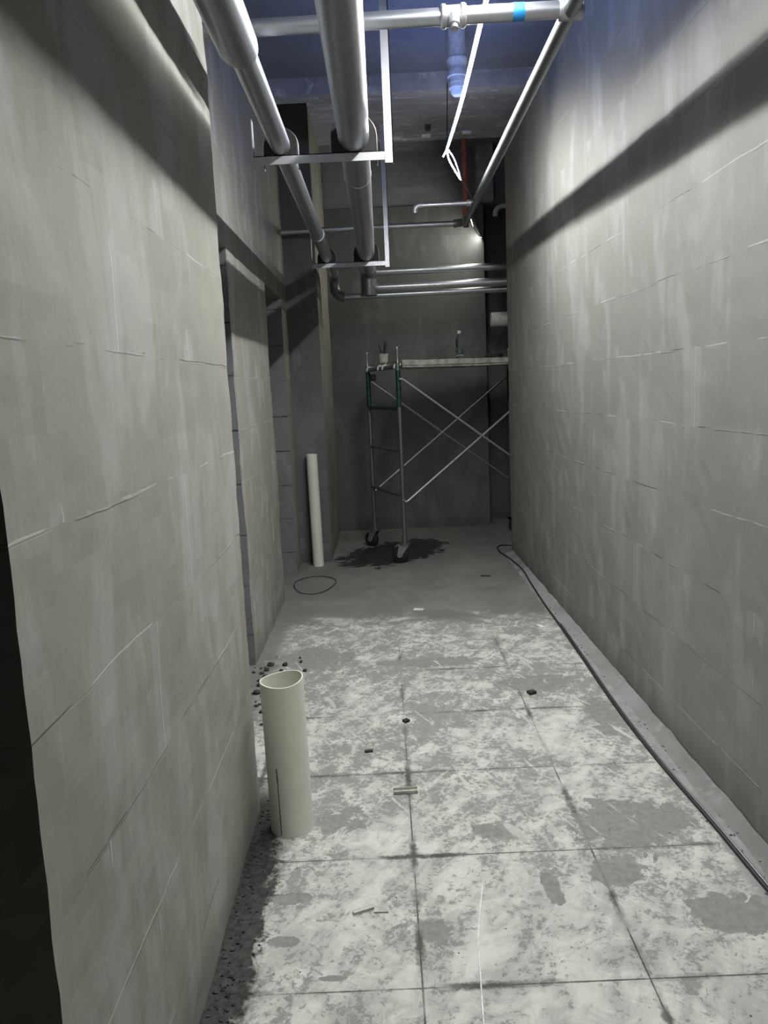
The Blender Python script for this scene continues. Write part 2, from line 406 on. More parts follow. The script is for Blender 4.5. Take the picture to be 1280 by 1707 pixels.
# ------------------------------------------------------------------ the shell
bm = B(); box(bm, (-2.6, -0.6, -0.15), (3.2, 9.6, 0.0)); struct('floor', bm, FLOOR)
struct('ceiling', bx((-2.6, -0.3, 3.74), (3.2, 5.90, 3.95)), CEIL)
struct('ceiling_far', bx((-2.6, 6.05, 4.05), (3.2, 9.6, 4.25)), DARKC)
bm = B(); box(bm, (-1.3, 5.90, 3.625), (1.5, 6.05, 4.25)); struct('trim_1', bm, BEAM)             # header at the step of the slab
struct('trim_2', bx((-0.45, 6.05, 3.65), (1.5, 7.14, 4.05), 0.006, 0.1), BEAM)                     # wide beam
# left: the near wall stands forward of the rest
struct('wall_left', bx((-1.01, 1.095, 0), (-0.537, 2.835, 3.74), 0.005, 0.045, 3.0), WALL_Y)
bm = B()
box(bm, (-1.01, 2.84, 2.372), (-0.812, 7.25, 4.05), 0.003, 0.09, 1.0)                              # wall above the two doorways
struct('wall_left_upper', bm, WALL_Y)
# the pier between the doorways and the jamb beyond: raw block on the cut faces
def pier(name, y0, y1):
    bm = B(); box(bm, (-1.01, y0, 0), (-0.812, y1, 2.372), 0.006, 0.05, y0)
    o = struct(name, bm, [WALL_Y, RAW])
    for p in o.data.polygons:
        if abs(p.normal.y) > 0.7: p.material_index = 1
    return o
pier('wall_left_pier', 4.47, 5.92)
pier('wall_left_jamb', 6.86, 7.25)
bm = B(); box(bm, (-1.01, 7.25, 0), (-0.53, 8.84, 4.05), 0.004, 0.07, 8.0)
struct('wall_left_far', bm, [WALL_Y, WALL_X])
o = bpy.data.objects['wall_left_far']
for p in o.data.polygons:
    if abs(p.normal.y) > 0.7: p.material_index = 1  # faces across the corridor take the shaded block tone
# rooms behind the doorways
struct('wall_left_outer', bx((-2.75, -0.6, 0), (-2.6, 9.6, 4.05)), WALL_Y)
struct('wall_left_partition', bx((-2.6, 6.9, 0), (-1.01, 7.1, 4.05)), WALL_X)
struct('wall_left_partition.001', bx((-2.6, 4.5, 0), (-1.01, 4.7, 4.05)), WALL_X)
# right wall, a little out of parallel
bm = B(); box(bm, (0, -0.6, 0), (0.2, 7.33, 4.05), 0.004, 0.07, 6.0)
for v in bm.verts: v.co.x += 1.172 + (7.33 - v.co.y) * 0.0098
struct('wall_right', bm, WALL_YR)
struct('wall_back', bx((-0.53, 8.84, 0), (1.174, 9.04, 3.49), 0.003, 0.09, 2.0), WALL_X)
struct('wall_back_upper', bx((-0.53, 8.87, 3.49), (3.2, 9.1, 4.05)), DARKC)
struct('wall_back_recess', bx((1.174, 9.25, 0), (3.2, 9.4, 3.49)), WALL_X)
struct('trim_3', bx((1.10, 8.70, 3.49), (1.27, 8.87, 4.05)), BEAM)
struct('wall_right_far', bx((3.0, 7.3, 0), (3.2, 9.4, 4.05)), WALL_Y)
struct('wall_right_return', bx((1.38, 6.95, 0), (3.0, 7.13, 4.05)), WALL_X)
# mortar fillet along the foot of the right wall
bm = B(); ny, nx = 150, 7; g = []
for j in range(ny + 1):
    y = 1.4 + (7.28 - 1.4) * j / ny; xw = 1.168 + 0.005 * noise.noise(Vector((y * 5, 0, 7))) + (7.33 - y) * 0.0098; row = []
    for i in range(nx + 1):
        t = i / nx; wdt = 0.075 + 0.03 * noise.noise(Vector((y * 2.2, 3, 0)))
        h = 0.024 * t ** 2 + 0.010 * (noise.noise(Vector((y * 9, t * 3, 1))) + 0.4) * t
        row.append(bm.verts.new((xw - wdt * (1 - t), y, max(0.0005, h) if i else -0.002)))
    row.append(bm.verts.new((row[-1].co.x + 0.001, y, 0.0))); g.append(row)
for j in range(ny):
    for i in range(nx + 1): bm.faces.new((g[j][i], g[j][i + 1], g[j + 1][i + 1], g[j + 1][i]))
struct('trim_4', bm, MORTAR, True)

# ------------------------------------------------------------------ light strip
def ribbon(bm, pts, wdt, thick, tilt=0.0, mats=(0, 1)):
    """box section along pts; bottom face gets mats[0], the others mats[1]"""
    rows = []
    pts = [Vector(p) for p in pts]
    for i, p in enumerate(pts):
        t = (pts[min(i + 1, len(pts) - 1)] - pts[max(i - 1, 0)]).normalized()
        s = t.cross(Vector((0, 0, 1))).normalized(); u = s.cross(t).normalized()
        a = tilt(i / (len(pts) - 1)) if callable(tilt) else tilt
        s, u = s * math.cos(a) + u * math.sin(a), u * math.cos(a) - s * math.sin(a)
        rows.append([bm.verts.new(p + s * sx * wdt / 2 + u * uz * thick / 2) for sx, uz in ((-1, -1), (1, -1), (1, 1), (-1, 1))])
    for A, C in zip(rows, rows[1:]):
        for i in range(4):
            f = bm.faces.new((A[i], A[(i + 1) % 4], C[(i + 1) % 4], C[i])); f.material_index = mats[0] if i == 0 else mats[1]
    bm.faces.new(rows[0][::-1]).material_index = mats[1]; bm.faces.new(rows[-1]).material_index = mats[1]
led = thing('light_strip', 'lit white LED strip draped over the cross pipe and sagging along the ceiling', 'light strip', (0.427, 3.12, 2.96))
path = smooth_path([(0.38, 1.18, 3.21), (0.445, 1.65, 3.145), (0.475, 2.3, 3.125), (0.49, 3.0, 3.115), (0.50, 3.65, 3.12), (0.512, 4.65, 3.118), (0.505, 5.51, 3.12)], 6)
bm = B(); ribbon(bm, path, 0.018, 0.004, lambda t: -0.25 if t < 0.72 else -0.25 + (t - 0.72) / 0.28 * 0.85)
obj('lit_strip', bm, [LEDF, LEDB], led)
e = path[-1]; knot = Vector((0.600, 5.60, 2.945))
obj('lit_tail', tb(smooth_path([e, (0.515, 5.52, 3.06), (0.56, 5.56, 2.99), knot], 6), 0.0045, 8), LEDW, led, True)
obj('lead_wire', tb(smooth_path([e, (0.545, 5.52, 3.07), (0.58, 5.56, 3.00), knot], 6), 0.005, 8), WIREB, led, True)
obj('lead_wire', tb([knot, (0.70, 5.95, 2.93), (0.755, 6.20, 2.935)], 0.0045, 8), GALVD, led, True)
obj('end_plug', tb([e, e + Vector((-0.03, 0.0, -0.05))], 0.006, 8), WHITEM, led, True)
tail = thing('light_strip', 'short lit strip beyond the pipe elbow, its tip touching the back wall', 'light strip', (1.15, 8.82, 3.135))
tp = smooth_path([(0.842, 7.15, 3.005), (0.93, 7.7, 3.035), (1.05, 8.35, 3.085), (1.148, 8.815, 3.137)], 5)
bm = B(); ribbon(bm, tp, 0.009, 0.004, -1.2)
obj('lit_strip', bm, [LEDT, RUBBER], tail)
obj('end_plug', tb([tp[-1], tp[-1] + Vector((0.006, 0.03, -0.012))], 0.007, 10), WHITEM, tail, True)
obj('lead_wire', tb([Vector((0.80, 7.06, 2.99)), tp[0]], 0.004, 8), GALVD, tail, True)
solo('hanging_wire', tb([(0.556, 5.90, 3.66), (0.53, 5.70, 3.39), (0.505, 5.51, 3.122)], 0.0035, 8), BLACK,
     'thin dark wire tying the low end of the light strip up to the beam', 'wire', smooth=True)

# ------------------------------------------------------------------ overhead pipes
def collar(parent, p, d, r, ln, mat=None, name='coupling'):
    p = Vector(p); d = Vector(d).normalized()
    pts = [p - d * ln / 2, p - d * (ln / 2 - 0.006), p + d * (ln / 2 - 0.006), p + d * ln / 2]
    return obj(name, tb(pts, [r * 0.93, r, r, r * 0.93], 24), mat or CAST, parent, True)
# big pipe
XL, ZL, RL = -0.072, 2.682, 0.069
big = thing('steel_pipe', 'thickest galvanised pipe, running lengthwise over both hangers, forking at the back', 'pipe', (XL, 3.68, ZL - RL))
obj('pipe_run', tb([(XL, 0.4, ZL), (XL, 4.9, ZL), (XL, 7.55, ZL)], RL, 32), GALV, big, True)
collar(big, (XL, 4.32, ZL), (0, 1, 0), RL + 0.003, 0.02, GALV, 'weld_ring')
obj('elbow', tb(arc((XL, 7.50, ZL), (XL, 7.62, ZL), (XL, 7.62, ZL - 0.10), 8) + [Vector((XL, 7.62, ZL - 0.24))], RL + 0.006, 24), GALVD, big, True)
for zz, rr in ((2.655, 0.034), (2.515, 0.038)):
    rn = obj('branch_run', tb([(XL + 0.03, 7.62, zz), (1.0, 7.62, zz), (2.6, 7.62, zz)], rr, 20), GALV, big, True)
    obj('flange', tb([(XL + 0.06, 7.62, zz), (XL + 0.085, 7.62, zz)], rr + 0.01, 20), CAST, big, True)
# small pipe at left with a sleeve and a drop
XS, ZS, RS = -0.395, 2.657, 0.044
sm = thing('steel_pipe', 'second lengthwise galvanised pipe, on the left end of the hangers beside the thick one', 'pipe', (XS, 3.68, ZS - RS))
obj('pipe_run', tb([(XS, 2.6, ZS), (XS, 5.0, ZS), (XS, 7.60, ZS)], RS, 28), GALV, sm, True)
obj('sleeve', tb([(XS - 0.005, 0.4, ZS), (XS - 0.005, 2.66, ZS), (XS, 2.70, ZS)], [0.064, 0.064, 0.056], 28), GALV, sm, True)
collar(sm, (XS, 5.75, ZS), (0, 1, 0), RS + 0.009, 0.06, CAST)
obj('elbow', tb(arc((XS, 7.56, ZS), (XS, 7.70, ZS), (XS, 7.70, ZS - 0.10), 8) + arc((XS, 7.70, ZS - 0.12), (XS, 7.70, ZS - 0.205), (XS + 0.09, 7.70, ZS - 0.205), 6), RS + 0.004, 24), GALVD, sm, True)
obj('branch_run', tb([(XS + 0.06, 7.70, ZS - 0.205), (1.0, 7.70, ZS - 0.2), (2.6, 7.70, ZS - 0.2)], 0.029, 20), GALV, sm, True)
# hangers
def hanger(y, ztop_left, ztop, label, xr):
    zb = 2.575
    h = thing('pipe_hanger', label, 'pipe hanger', (xr, y, ztop), 0, 'pipe hangers')
    def angle(a, b, name, ax):
        bm = B(); a = Vector(a); b = Vector(b)
        if ax == 'x':
            box(bm, (a.x, y - 0.002, a.z), (b.x, y + 0.002, a.z + 0.038)); box(bm, (a.x, y - 0.002, a.z + 0.034), (b.x, y + 0.038, a.z + 0.038))
        else:
            box(bm, (a.x - 0.019, y - 0.006, a.z), (a.x + 0.019, y - 0.002, b.z)); box(bm, (a.x + 0.015, y - 0.006, a.z), (a.x + 0.019, y + 0.034, b.z))
        return obj(name, bm, STEEL, h)
    angle((-0.515, y, zb), (xr, y, zb), 'cross_bar', 'x')
    angle((xr, y, zb - 0.014), (xr, y, ztop), 'post', 'z')
    obj('short_post', bx((-0.518, y - 0.006, zb - 0.01), (-0.514, y + 0.034, ztop_left)), STEEL, h)
    obj('top_plate', bx((xr - 0.05, y - 0.03, ztop - 0.006), (xr + 0.05, y + 0.06, ztop)), STEEL, h)
    # black saddles and U-bolts
    for X, Z, r in ((XL, ZL, RL), (XS, ZS, RS)):
        base = zb + 0.038; bm = B(); prof = []; q = 14; ro = r + 0.028
        outer = [(X - ro, base)] + [(X + ro * -math.cos(PI * i / q), Z + ro * math.sin(PI * i / q)) for i in range(q + 1)] + [(X + ro, base)]
        for yy in (y + 0.004, y + 0.05):
            prof.append([bm.verts.new((a_, yy, b_)) for a_, b_ in outer])
        A, C = prof
        for i in range(len(A)): j = (i + 1) % len(A); bm.faces.new((A[i], A[j], C[j], C[i]))
        bm.faces.new(A[::-1]); bm.faces.new(C)
        obj('rubber_saddle', bm, RUBBER, h)
        ro += 0.004
        pts = [Vector((X - ro, y + 0.022, zb - 0.02))] + [Vector((X - ro * math.cos(PI * i / 12), y + 0.022, Z + ro * math.sin(PI * i / 12))) for i in range(13)] + [Vector((X + ro, y + 0.022, zb - 0.02))]
        obj('u_bolt', tb(pts, 0.003, 8), GALVD, h, True)
    return h
hanger(3.68, 2.765, 3.74, 'nearer of the two zinc pipe hangers, its long post rising to the ceiling', 0.082)
hanger(6.70, 2.90, 3.655, 'farther zinc pipe hanger, under the rough concrete beam', 0.100)
# cross pipe
cp = thing('steel_pipe', 'galvanised pipe crossing above the others, with a tee and a blue tape band', 'pipe', (0.322, 3.12, 2.85))
def cz(x): return 2.897 + (x + 0.433) * 0.0127
obj('pipe_run', tb([(-0.806, 3.12, cz(-0.806)), (0.0, 3.12, cz(0)), (0.76, 3.12, cz(0.76))], 0.030, 24), GALV, cp, True)
t_ = obj('tee', tb([(0.275, 3.12, cz(.27)), (0.281, 3.12, cz(.27)), (0.293, 3.12, cz(.28)), (0.297, 3.12, cz(.28)), (0.347, 3.12, cz(.35)), (0.351, 3.12, cz(.35)), (0.363, 3.12, cz(.36)), (0.369, 3.12, cz(.36))],
                [0.036, 0.041, 0.041, 0.036, 0.036, 0.041, 0.041, 0.036], 24), CAST, cp, True)
obj('plug', tb([(0.322, 3.10, 2.90), (0.322, 3.085, 2.862), (0.322, 3.083, 2.858), (0.322, 3.078, 2.846)], [0.021, 0.021, 0.014, 0.014], 16), CAST, cp, True)
obj('tape', tb([(0.537, 3.12, cz(.537)), (0.580, 3.12, cz(.58))], 0.0312, 24), TAPE, cp, True)
obj('end_fitting', tb([(0.706, 3.12, cz(.706)), (0.712, 3.12, cz(.71)), (0.79, 3.12, cz(.79)), (0.796, 3.12, cz(.79))], [0.034, 0.038, 0.038, 0.03], 24), CAST, cp, True)
# pipe along the right wall
rp = thing('steel_pipe', 'galvanised pipe running lengthwise beside the right wall to an elbow', 'pipe', (0.75, 3.12, 2.88))
def rx(y): return 0.747 + (y - 3.12) * 0.0098
def rz(y): return 2.905 + (y - 3.12) * 0.0123
obj('pipe_run', tb([(rx(.5), .5, rz(.5)), (rx(3.5), 3.5, rz(3.5)), (rx(7.05), 7.05, rz(7.05))], 0.029, 24), GALVD, rp, True)
obj('elbow', tb(arc((rx(7.0), 6.99, rz(7.0)), (rx(7.1), 7.10, rz(7.1)), (rx(7.1) - 0.1, 7.10, rz(7.1)), 8), 0.033, 20), GALVD, rp, True)
obj('cross_run', tb([(rx(7.1) - 0.08, 7.10, rz(7.1)), (-0.2, 7.10, 2.953), (-0.806, 7.10, 2.945)], 0.024, 20), GALV, rp, True)
obj('branch_run', tb([(rx(6.35) - 0.02, 6.35, 2.955), (0.345, 6.35, 2.952)], 0.019, 16), GALV, rp, True)
obj('branch_fitting', tb([(rx(6.35) - 0.03, 6.35, 2.955), (rx(6.35) - 0.06, 6.35, 2.955)], 0.026, 16), CAST, rp, True)
obj('branch_elbow', tb([Vector((0.385, 6.35, 2.952))] + arc((0.36, 6.35, 2.952), (0.318, 6.35, 2.952), (0.318, 6.35, 2.915), 6) + [Vector((0.318, 6.35, 2.895))], 0.025, 16), CAST, rp, True)
solo('riser_pipe', tb([(0.80, 7.155, 2.93), (0.80, 7.155, 4.05)], 0.026, 16), REDP,
     'rust red upright pipe rising past the beam behind the elbow of the right pipe', 'pipe', smooth=True)
# white drain stub
dr = thing('drain_pipe', 'dusty white drain stub hanging down from the ceiling in front of the beam', 'pipe', (0.56, 5.26, 3.74))
obj('pipe_run', tb([(0.56, 5.26, 3.40), (0.56, 5.26, 3.74)], 0.055, 24), PVCW, dr, True)
obj('socket', tb([(0.56, 5.26, 3.46), (0.56, 5.26, 3.467), (0.56, 5.26, 3.50), (0.56, 5.26, 3.507), (0.56, 5.26, 3.54), (0.56, 5.26, 3.548), (0.56, 5.26, 3.57), (0.56, 5.26, 3.577)],
               [0.056, 0.063, 0.063, 0.058, 0.058, 0.064, 0.064, 0.056], 24), PVCW, dr, True)
obj('cap', tb([(0.56, 5.26, 3.36), (0.56, 5.26, 3.37), (0.56, 5.26, 3.43)], [0.030, 0.040, 0.057], 24), PVCW, dr, True)
# stubs poking out behind the right wall
solo('pipe_elbow', tb([Vector((2.99, 8.6, 3.40))] + arc((1.36, 8.6, 3.40), (1.27, 8.6, 3.40), (1.27, 8.6, 3.33), 8) + [Vector((1.27, 8.6, 3.30))], 0.026, 16), PVCW,
     'pale pipe elbow turned downwards, peeping out high behind the right wall', 'pipe', smooth=True)
solo('pipe_stub', tb([(1.17, 8.4, 2.235), (1.19, 8.4, 2.235), (2.99, 8.4, 2.24)], [0.070, 0.074, 0.070], 20), PVCW,
     'fat grey white pipe end poking out behind the right wall above the scaffold platform', 'pipe', smooth=True)
# small fixings under the beam
solo('fixing_box', bx((0.45, 6.72, 3.615), (0.49, 6.78, 3.66)), DARKM, 'small dark fixing on the underside of the rough beam', 'fixing')
for i, (x, y) in enumerate(((0.22, 6.98), (0.47, 6.98), (0.80, 6.94))):
    solo('formwork_tie', bx((x - 0.035, y - 0.012, 3.63), (x + 0.035, y + 0.012, 3.66), 0.004, 0.02, i), WHITEM,
         'small white tie end on the underside of the rough beam, %s' % ('nearest the hanger post', 'right below the dark fixing', 'nearest the right wall')[i], 'fixing', group='tie ends under the beam')

# ------------------------------------------------------------------ scaffold tower
TH = 0.33
sc = thing('scaffold_tower', 'green and grey steel scaffold tower on casters standing in the wet patch', 'scaffold', (0.155, 7.07, 0.0), TH)
LX, WY = 1.55, 0.86       # length, width (local x, y)
def so(name, bm, mat, parent=None, smooth=True): return obj(name, bm, mat, parent or sc, smooth, local=True)
cz_ = 0.20
for ix in (0, LX):
    for iy in (0, WY):
        so('post', tb([(ix, iy, cz_ - 0.03), (ix, iy, 1.80)], 0.019, 16), GALVD)
        so('green_sleeve', tb([(ix, iy, 1.41), (ix, iy, 1.735)], 0.0225, 16), GREEN)
        so('coupling_pin', tb([(ix, iy, 1.79), (ix, iy, 1.80), (ix, iy, 1.905), (ix, iy, 1.915), (ix, iy, 1.935)], [0.013, 0.011, 0.011, 0.015, 0.012], 12), GALV)
    so('top_rail', tb([(ix, 0, 1.765), (ix, WY, 1.765)], 0.019, 16), GALVD)
    so('rung', tb([(ix, 0.0, 1.40), (ix, WY, 1.40)], 0.017, 14), GREEN)
    so('rung', tb([(ix, 0.0, 1.02), (ix, WY, 1.02)], 0.014, 14), GALVD)
    so('rung', tb([(ix, 0.0, 0.615), (ix, WY, 0.615)], 0.017, 14), GALVD)
for iy, s in ((0, -1), (WY, 1)):
    yb = iy + s * 0.028
    for za, zb2 in ((1.655, 0.585), (0.565, 1.635)):
        so('cross_brace', tb([(0.0, yb, za), (0.03, yb, za), (LX - 0.03, yb + s * 0.0 + (0.016 if za > 1 else 0) * s, zb2), (LX, yb + (0.016 if za > 1 else 0) * s, zb2)], 0.0105, 12), STEEL)
    for ix in (0, LX):
        for za in (1.655, 0.575): so('brace_pin', tb([(ix, iy, za), (ix, iy + s * 0.05, za)], 0.007, 8), STEEL)
so('clamp', bevel(bx((0.0, WY - 0.16, 1.655), (0.03, WY - 0.01, 1.72)), 0.008), DARKM)
for ix in (0, LX):
    for iy in (0, WY):
        a = {(0, 0): 2.6, (0, WY): 2.2}.get((ix, iy), 0.4)
        d = Vector((math.cos(a), math.sin(a), 0)); nrm = Vector((-d.y, d.x, 0)); p = Vector((ix, iy, 0)); c = p + d * 0.045 + Vector((0, 0, 0.075))
        bm = B(); tube(bm, [p + Vector((0, 0, 0.168)), p + Vector((0, 0, 0.182))], 0.055, 20); tube(bm, [p + Vector((0, 0, 0.18)), p + Vector((0, 0, 0.25))], 0.024, 16)
        cst = so('caster', bm, GALVD)
        bm = B()
        for s in (-1, 1):
            o1 = c + nrm * s * 0.030; top = p + nrm * s * 0.030 + Vector((0, 0, 0.17))
            q = [o1 + d * 0.022, o1 - d * 0.022, top - d * 0.045, top + d * 0.05]
            vs = [bm.verts.new(v + nrm * e * 0.002) for e in (-1, 1) for v in q]
            for f in ((0, 1, 2, 3), (7, 6, 5, 4), (0, 4, 5, 1), (1, 5, 6, 2), (2, 6, 7, 3), (3, 7, 4, 0)): bm.faces.new([vs[i] for i in f])
        so('fork', bm, GALV, cst, False)
        bm = B(); tube(bm, [c - nrm * 0.022, c - nrm * 0.016, c + nrm * 0.016, c + nrm * 0.022], [0.066, 0.075, 0.075, 0.066], 28)
        so('wheel', bm, RUBBER, cst)
        so('hub', tb([c - nrm * 0.036, c + nrm * 0.036], 0.026, 16), GALV, cst)
        bm = B(); tube(bm, [p + d * 0.05 + Vector((0, 0, 0.17)) + nrm * -0.03, p + d * 0.085 + Vector((0, 0, 0.15)) + nrm * -0.03, p + d * 0.085 + Vector((0, 0, 0.15)) + nrm * 0.03, p + d * 0.05 + Vector((0, 0, 0.17)) + nrm * 0.03], 0.006, 8)
        so('brake_pedal', bm, GALV, cst)
def plank(y0, y1, label, sag):
    p = thing('scaffold_plank', label, 'plank', (0.155, 7.07, 1.785), TH, 'scaffold planks')
    bm = B(); n = 24; rows = []
    for i in range(n + 1):
        x = 0.035 + (LX - 0.07) * i / n; dz = -sag * math.sin(PI * i / n) + 0.004 * noise.noise(Vector((x * 6, y0, 0)))
        sec = [(y0, 0.0), (y0, 0.042), (y0 + 0.01, 0.046), (y1 - 0.01, 0.046), (y1, 0.042), (y1, 0.0), (y1 - 0.02, 0.0), (y1 - 0.02, 0.006), (y0 + 0.02, 0.006), (y0 + 0.02, 0.0)]
        rows.append([bm.verts.new((x, yy, zz - 0.012 + dz)) for yy, zz in sec])
    for A, C in zip(rows, rows[1:]):
        for i in range(len(A)): j = (i + 1) % len(A); bm.faces.new((A[i], A[j], C[j], C[i]))
    bm.faces.new(rows[0][::-1]); bm.faces.new(rows[-1])
    obj('deck', bm, WOOD, p, False, local=True)
    obj('edge_tube', tb([(0.04, y0 + 0.012, -0.024), (LX / 2, y0 + 0.014, -0.031), (LX - 0.04, y0 + 0.012, -0.024)], 0.009, 10), WOOD, p, True, local=True)
    for x, s in ((0, 1), (LX, -1)):
        for yy in (y0 + 0.05, y1 - 0.05):
            bm = B(); pts = [Vector((x + s * 0.05, yy, 0.018))] + [Vector((x + 0.026 * s * math.cos(a), yy, -0.02 + 0.026 * math.sin(a) + 0.0)) for a in [PI * i / 8 for i in range(1, 9)]] + [Vector((x - s * 0.026, yy, -0.035))]
            tube(bm, pts, 0.007, 8); obj('hook', bm, WHITEM, p, True, local=True)
    return p
plank(-0.03, 0.39, 'front pale plank hooked on the scaffold top, under the plastic bottle', 0.004)
plank(0.42, 0.85, 'rear pale plank hooked on the scaffold top, under the paint pot', 0.004)
def sp(x, y, z=0.0):      # scaffold local to world
    return Vector((0.155 + x * math.cos(TH) - y * math.sin(TH), 7.07 + x * math.sin(TH) + y * math.cos(TH), z))
ZP = 1.785 + 0.034
b = sp(0.66, 0.13, ZP)
bt = thing('water_bottle', 'clear plastic water bottle with a white cap standing on the scaffold plank', 'bottle', b)
bm = B(); lathe(bm, [(0.024, 0.0), (0.031, 0.008), (0.032, 0.03), (0.029, 0.036), (0.032, 0.044), (0.0325, 0.09), (0.030, 0.096), (0.0325, 0.102), (0.0325, 0.150), (0.029, 0.175), (0.018, 0.205), (0.0125, 0.215), (0.0125, 0.232)], 28, b)
obj('body', bm, CLEAR, bt, True)
bm = B(); lathe(bm, [(0.0332, 0.046), (0.0334, 0.05), (0.0334, 0.085), (0.0332, 0.089)], 28, b); obj('wrapper', bm, WRAP, bt, True)
bm = B(); lathe(bm, [(0.015, 0.226), (0.0155, 0.23), (0.0155, 0.25), (0.013, 0.254)], 20, b); obj('cap', bm, WHITEM, bt, True)
b = sp(0.10, 0.66, ZP)
pot = thing('paint_pot', 'small pale pot holding dark handled tools at the left end of the scaffold top', 'pot', b)
bm = B(); lathe(bm, [(0.036, 0.0), (0.040, 0.004), (0.046, 0.085), (0.048, 0.09), (0.044, 0.09), (0.038, 0.008), (0.0, 0.006)], 24, b); obj('body', bm, CHIP, pot, True)
for i, (dx, dy, ln) in enumerate(((0.02, 0.01, 0.20), (-0.02, 0.0, 0.18), (0.01, -0.02, 0.21))):
    solo('brush', tb([b + Vector((dx * 0.4, dy * 0.4, 0.012)), b + Vector((dx * 0.9, dy * 0.9, 0.11)), b + Vector((dx * 2.0, dy * 2.0, ln))], [0.009, 0.008, 0.005], 10), BLACK,
         'dark brush handle sticking up out of the pale pot on the scaffold', 'brush', group='brushes in the pot', smooth=True)
for i, (lx, ly, lbl) in enumerate(((0.97, 0.16, 'small dark lump on the scaffold plank right of the bottle'), (1.08, 0.18, 'larger dark lump on the plank at the edge of the right wall'))):
    bm = B(); bmesh.ops.create_icosphere(bm, subdivisions=3, radius=0.035 + 0.01 * i)
    for v in bm.verts: v.co *= 1 + 0.5 * noise.noise(v.co * 25 + Vector((i, 0, 0))); v.co.z *= 0.7; v.co.z = max(v.co.z, -0.02)
    c = sp(lx, ly, ZP + 0.018); bmesh.ops.translate(bm, verts=bm.verts, vec=c)
    solo('rag', bm, RUBBER, lbl, 'rag', loc=c, smooth=True)

# ------------------------------------------------------------------ pipes standing on the floor
def standing(label, at, r, h, cut, lean=(0, 0), print_=True, wall=0.005):
    at = Vector(at); p = thing('pvc_pipe', label, 'pipe', at)
    bm = B(); seg = 48; rings = []
    def pt(rr, a, top):
        x, y = rr * math.cos(a), rr * math.sin(a)
        z = h + cut(x, y) if top else 0.0
        return at + Vector((x + lean[0] * z, y + lean[1] * z, z))
    for rr, top in ((r, 0), (r, 1), (r - wall, 1), (r - wall, 0)):
        rings.append([bm.verts.new(pt(rr, 2 * PI * i / seg, top)) for i in range(seg)])
    for A, C in zip(rings, rings[1:] + rings[:1]):
        for i in range(seg): bm.faces.new((A[i], A[(i + 1) % seg], C[(i + 1) % seg], C[i]))
    obj('shell', bm, PVC, p, True)
    if print_:
        bm = B()
        def strip(a0, wd, z0, z1):
            a1 = a0 + wd / r
            vs = []
            for rr in (r + 0.0002, r + 0.0008):
                for a_, z_ in ((a0, z0), (a1, z0), (a1, z1), (a0, z1)):
                    vs.append(bm.verts.new(at + Vector((rr * math.cos(a_) + lean[0] * z_, rr * math.sin(a_) + lean[1] * z_, z_))))
            for f in ((0, 1, 2, 3), (7, 6, 5, 4), (0, 4, 5, 1), (1, 5, 6, 2), (2, 6, 7, 3), (3, 7, 4, 0)): bm.faces.new([vs[i] for i in f])
        a = -PI / 2 - 0.42
        strip(a, 0.003, 0.01, 0.24)
        for i in range(9): strip(a - 0.03, 0.006, 0.215 + i * 0.006, 0.219 + i * 0.006)
        obj('print_line', bm, PRINT, p)
    return p
standing('short wide white pipe with open top standing on tiles by the left wall', (-0.397, 2.70, 0), 0.0775, 0.575,
         lambda x, y: 0.06 * x + 0.05 * y + 0.004 * math.sin(2 * math.atan2(y, x) + 0.6), (-0.006, -0.02))
standing('tall narrow white pipe leaning against the pier at the far left', (-0.643, 7.10, 0), 0.050, 1.02, lambda x, y: 0.0, (-0.014, 0.075), False)

# ------------------------------------------------------------------ cable and floor litter
def floor_pts(L, z=0.007): return smooth_path([(x, y, z) for x, y in L], 8)
c1 = thing('power_cable', 'long black cable lying along the foot of the right wall', 'cable', (1.10, 3.6, 0))
obj('cable_run', tb(floor_pts([(1.17, 1.5), (1.125, 2.1), (1.105, 2.6), (1.078, 3.1), (1.070, 3.64), (1.082, 4.3), (1.095, 5.02), (1.10, 5.5), (1.118, 6.1), (1.133, 6.58), (1.10, 7.0), (1.055, 7.3), (1.06, 7.55)]) +
                   [Vector((1.11, 7.62, 0.01)), Vector((1.17, 7.60, 0.012)), Vector((1.25, 7.58, 0.008)), Vector((1.5, 7.6, 0.008))], 0.0065, 8), BLACK, c1, True)
c2 = solo('power_cable', tb(floor_pts([(1.19, 1.5), (1.138, 2.1), (1.117, 2.6), (1.090, 3.1), (1.083, 3.64), (1.096, 4.3), (1.110, 5.0)], 0.0055), 0.005, 8), GALVD,
          'thin grey cable lying tight against the long black cable', 'cable', smooth=True)
ring = [(-0.62 + 0.17 * math.cos(a) * (1 + 0.08 * math.sin(3 * a)), 6.36 + 0.30 * math.sin(a), 0.005 + 0.003 * abs(math.sin(2 * a))) for a in [i / 40 * 2 * PI * 1.15 for i in range(41)]]
solo('wire_loop', tb(ring, 0.003, 6), BLACK, 'loop of thin dark wire on the screed in front of the far doorway', 'wire', smooth=True)
def litter(name, at, size, rz_, mat, label, cat, ch=False, group=None):
    bm = B(); sx, sy, sz = size
    if ch:   # little U channel
        box(bm, (-sx, -sy, 0), (sx, sy, sz * 0.25)); box(bm, (-sx, -sy, 0), (sx, -sy + sz * 0.25, sz)); box(bm, (-sx, sy - sz * 0.25, 0), (sx, sy, sz))
    else:
        box(bm, (-sx, -sy, 0), (sx, sy, sz), min(size) * 0.25, max(min(size) * 1.5, 0.006), at[0])
    bmesh.ops.rotate(bm, verts=bm.verts, cent=(0, 0, 0), matrix=Matrix.Rotation(rz_, 3, 'Z'))
    bmesh.ops.translate(bm, verts=bm.verts, vec=at)
    return solo(name, bm, mat, label, cat, loc=at, group=group)
